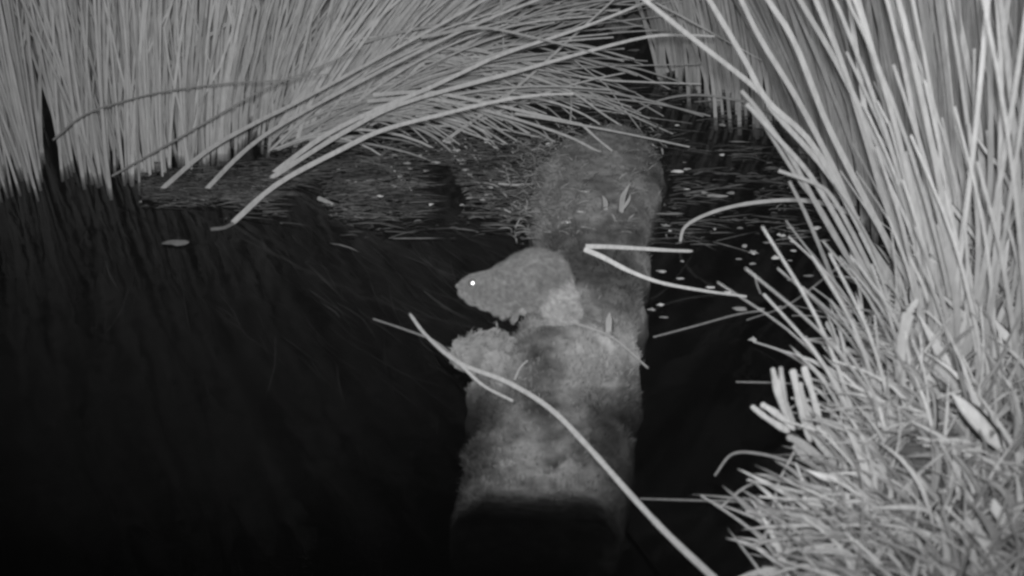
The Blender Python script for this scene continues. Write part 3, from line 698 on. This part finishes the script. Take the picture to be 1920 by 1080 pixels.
SC = [(1270, 322, 13, 7, 1.0, .004, 'bright pale leaf scrap floating beyond the log, right of its head'),
      (1288, 318, 8, 5, .6, .003, None), (1345, 368, 20, 7, .45, .003, 'largest dim cluster leaf floating between log head and near rushes'), (1320, 362, 10, 5, .45, .003, None), (1372, 362, 10, 6, .35, .003, None),
      (1240, 510, 10, 4, .6, .003, None), (1275, 523, 8, 4, .6, .003, None), (1332, 540, 13, 5, .9, .003, 'bright oval scrap floating where the slanting broken reed ends'),
      (1238, 572, 7, 5, .85, .004, None), (1222, 581, 9, 5, .45, .003, None), (1246, 596, 10, 3, .4, .003, None), (1386, 580, 16, 7, .45, .003, 'dim curled leaf scrap floating at the end of the straight dim twig'),
      (1425, 580, 10, 4, .45, .003, None), (1462, 578, 12, 6, .4, .003, None), (1453, 484, 8, 7, 1.0, .004, 'bright round scrap floating in the open water right of the broken reed'), (1412, 473, 10, 6, .5, .003, None), (1440, 456, 12, 4, .35, .003, None),
      (1385, 487, 6, 4, .4, .003, None), (1532, 428, 9, 6, .8, .004, 'pale round scrap floating close to the near rushes'), (1505, 434, 16, 3, .35, .003, None), (1545, 452, 12, 4, .3, .003, None),
      (1517, 518, 10, 4, .35, .003, None), (1412, 637, 12, 7, .6, .004, 'pale scrap at the tip of the thin stem above the cut stubs'), (1250, 402, 28, 5, .3, .003, 'long dim leaf floating against the right side of the log'), (1248, 424, 9, 6, .4, .003, None),
      (1031, 272, 10, 8, 1.0, .008, 'small bright tuft left of the log head'), (842, 268, 7, 7, .8, .004, None), (856, 283, 9, 6, .7, .003, None), (690, 232, 5, 5, .8, .01, None),
      (880, 372, 8, 3, .5, .003, None), (905, 375, 9, 3, .55, .003, None), (866, 385, 7, 4, .55, .003, None), (920, 352, 8, 4, .5, .003, None),
      (331, 456, 24, 11, .25, .002, 'dim broad leaf floating alone on the black water at left'), (1150, 152, 20, 15, .3, .003, 'round dim lily-like leaf floating in the dark gap between the rush walls'), (1008, 168, 9, 6, .5, .004, None),
      (1165, 122, 20, 5, .25, .003, None), (1190, 95, 16, 5, .25, .003, None), (1062, 418, 12, 6, .75, 'log', 'larger pale scrap lying on the log above the vole'), (1087, 398, 8, 4, .7, 'log', 'smaller pale scrap lying on the log above the vole'),
      (1098, 360, 11, 4, .6, 'log', 'flat pale scrap lying on the log left of the tallest shoot'), (1355, 235, 8, 6, .4, .003, None), (1320, 215, 7, 5, .4, .003, None)]
for i, (u, v, su, sv, tone, z, lab) in enumerate(SC):
    m_, p = scrap(u, v, su, sv, tone, z, i)
    if lab: tag(m_.build('leaf_scrap', M_BIT, None, p), lab, 'leaf scrap', GS)
    else: tag(m_.build('leaf_scrap', M_BIT, None, p), 'small pale scrap of leaf floating on the dark water', 'leaf scrap', 'small scraps floating loose on the water')

mb = MB()
for i in range(1100):
    u, v = (rnd.gauss(1002, 30), rnd.uniform(262, 450)) if i % 5 < 2 else (rnd.uniform(1000, 1250), rnd.uniform(238, 440))
    if i % 5 > 1 and noise.noise(Vector((u*.02, v*.03, 8))) < .02: continue
    p = on_log(u, v); a = rnd.uniform(0, 6.28); l = rnd.uniform(.008, .035); d = Vector((math.cos(a), math.sin(a)*.8, rnd.uniform(0, .35)))
    mb.blade([p, p+d*l*.5+Vector((0, 0, .003)), p+d*l], rnd.uniform(.0015, .004), rnd.uniform(.5, 1.4), steps=4)
tag(mb.build('washed_up_weed', M_MOSS), 'shreds of weed washed up on the far part of the log and along its left edge', 'washed up weed', kind='stuff')
for i in range(60):
    u, v = (rnd.uniform(620, 1000), rnd.gauss(335, 45)) if i % 2 else (rnd.uniform(1230, 1560), rnd.gauss(400, 100))
    if v < 220 or (u > 1000 and v > 640) or (u > 1400 and v < 330) or (u < 1000 and v > 420): continue
    if u > 1230 and wat(u, v).x > shore_x(wat(u, v).y) - .05: continue
    m_, p = scrap(u, v, rnd.uniform(3, 9), rnd.uniform(2, 5), rnd.choice((.35, .5, .9)), .003, 500+i)
    tag(m_.build('leaf_scrap', M_BIT, None, p), 'small pale scrap of leaf floating on the dark water', 'leaf scrap', 'small scraps floating loose on the water')
# weed mat afloat left of the log, and thin scum of bits elsewhere
mb = MB()
for i in range(7500):
    if i % 4 < 3:
        u = rnd.uniform(260, 1010); v = rnd.gauss(lerp_tab([(260, 352), (600, 345), (800, 330), (1000, 330)], u), 14+46*sstep(330, 800, u))
        if v < 225 or rnd.random() < sstep(375, 470, v + 14*noise.noise(Vector((u*.02, 3, 3)))): continue
        if noise.noise(Vector((u*.008, v*.02, 1))) < -.25: continue
    else:
        u = rnd.uniform(1000, 1560); v = rnd.uniform(90, 460)
        if noise.noise(Vector((u*.012, v*.025, 4))) < -.04: continue
    p = wat(u, v, .002); a = rnd.gauss(-.05, .32); l = rnd.choice((rnd.uniform(.004, .02), rnd.uniform(.02, .09))); d = Vector((math.cos(a), math.sin(a)*.9, rnd.uniform(-.03, .05)))
    mb.blade([p, p+d*l*.5+Vector((0, 0, rnd.uniform(.0, .004))), p+d*l], rnd.uniform(.002, .006), max(.12, rnd.uniform(.4, .9) + .5*noise.noise(Vector((u*.02, v*.05, 6))) + (rnd.random() < .02)*1.2)*(.9 if u > 1000 else 1), steps=4, side=Vector((-d.y, d.x, rnd.uniform(-.2, .2))))
tag(mb.build('floating_weed', M_WEED), 'dim mat of floating weed bits on the water left of the log and below the arching stems', 'floating weed', kind='stuff')
mb = MB()
for i in range(800):
    u = rnd.uniform(150, 950); v = rnd.uniform(370, 760)
    if rnd.random() < sstep(400, 740, v + .35*(600-u)): continue
    p = wat(u, v, -.012 - rnd.random()*.06); l = rnd.uniform(.05, .16); a = R(rnd.gauss(-52 - (u-600)*-.03, 12))
    d = Vector((math.cos(a), math.sin(a), -.1)); q = Vector((rnd.uniform(-.01, .01), rnd.uniform(-.01, .01), .0))
    mb.blade([p, p+d*l*.5+q, p+d*l], rnd.uniform(.0015, .004), rnd.uniform(.06, .36), steps=5)
tag(mb.build('reflection_streaks', M_WEED), 'faint blades under the surface left of the vole, imitating reflection streaks of the arching stems', 'reflection streaks', kind='stuff')  # blades added to imitate reflections of the arching stems in the water

# low leafy plants at the far end of the channel
for (u, v, n_, lab) in ((1010, 28, 16, 'pale broad-leaved marsh plant at the top edge above the dark hollow'), (1165, 62, 18, 'dim broad-leaved marsh plant right of the dark hollow, against the far rush clump'), (1090, 20, 14, 'dim low marsh plant at the top edge between the two brighter ones')):
    p = wat(u, v, 0); root = empty('marsh_plant', p); tag(root, lab, 'marsh plant', 'marsh plants at the far end of the channel')
    for k in range(n_):
        a = rnd.uniform(0, 6.28); l = rnd.uniform(.05, .11); d = Vector((math.cos(a), math.sin(a)*.6, rnd.uniform(.1, .9)))
        MB().blade([p, p+d*l*.5+Vector((0, 0, .02)), p+d*l], rnd.uniform(.02, .04), rnd.uniform(.5, .9) if u < 1050 else rnd.uniform(.3, .55), steps=8, base=.2).build('leaf', M_BLADE, root, p)
# rushes closing the view beyond the channel
BK = Clump('rush_clump', wat(1050, -40), 'dim rush clump far back at the top edge closing the channel', 'rushes', None, M_RUSH)
for i in range(220):
    x = rnd.uniform(-.6, 1.4); y = rnd.uniform(3.1, 3.9)
    p = Vector((x, y, max(0, ground(x, y))-.01)); h = rnd.uniform(.5, 1.0); ln = rnd.gauss(0, .15)
    BK.add(MB().tube([p, p+Vector((ln*h*.4, 0, h*.5)), p+Vector((ln*h, 0, h))], .004, .0015, rnd.uniform(.5, .9), n=5, steps=7), -y)
BK.build()

# ------------------------------------------------------------ night mist that throws back some of the flash
b = bmesh.new(); bmesh.ops.create_cube(b, size=1); me = bpy.data.meshes.new('haze')
for v_ in b.verts: v_.co = Vector((v_.co.x*90, v_.co.y*90+18, (v_.co.z+.5)*8-3.2))
b.to_mesh(me); b.free(); hz = bpy.data.objects.new('haze', me); COL.objects.link(hz); tag(hz, kind='stuff')
m = bpy.data.materials.new('haze'); m.use_nodes = True; t = m.node_tree; t.nodes.remove(t.nodes['Principled BSDF'])
pv = t.nodes.new('ShaderNodeVolumePrincipled'); pv.inputs['Color'].default_value = (.9, .9, .9, 1); pv.inputs['Density'].default_value = .0006
pv.inputs['Anisotropy'].default_value = 0
t.links.new(pv.outputs[0], t.nodes['Material Output'].inputs['Volume']); me.materials.append(m)
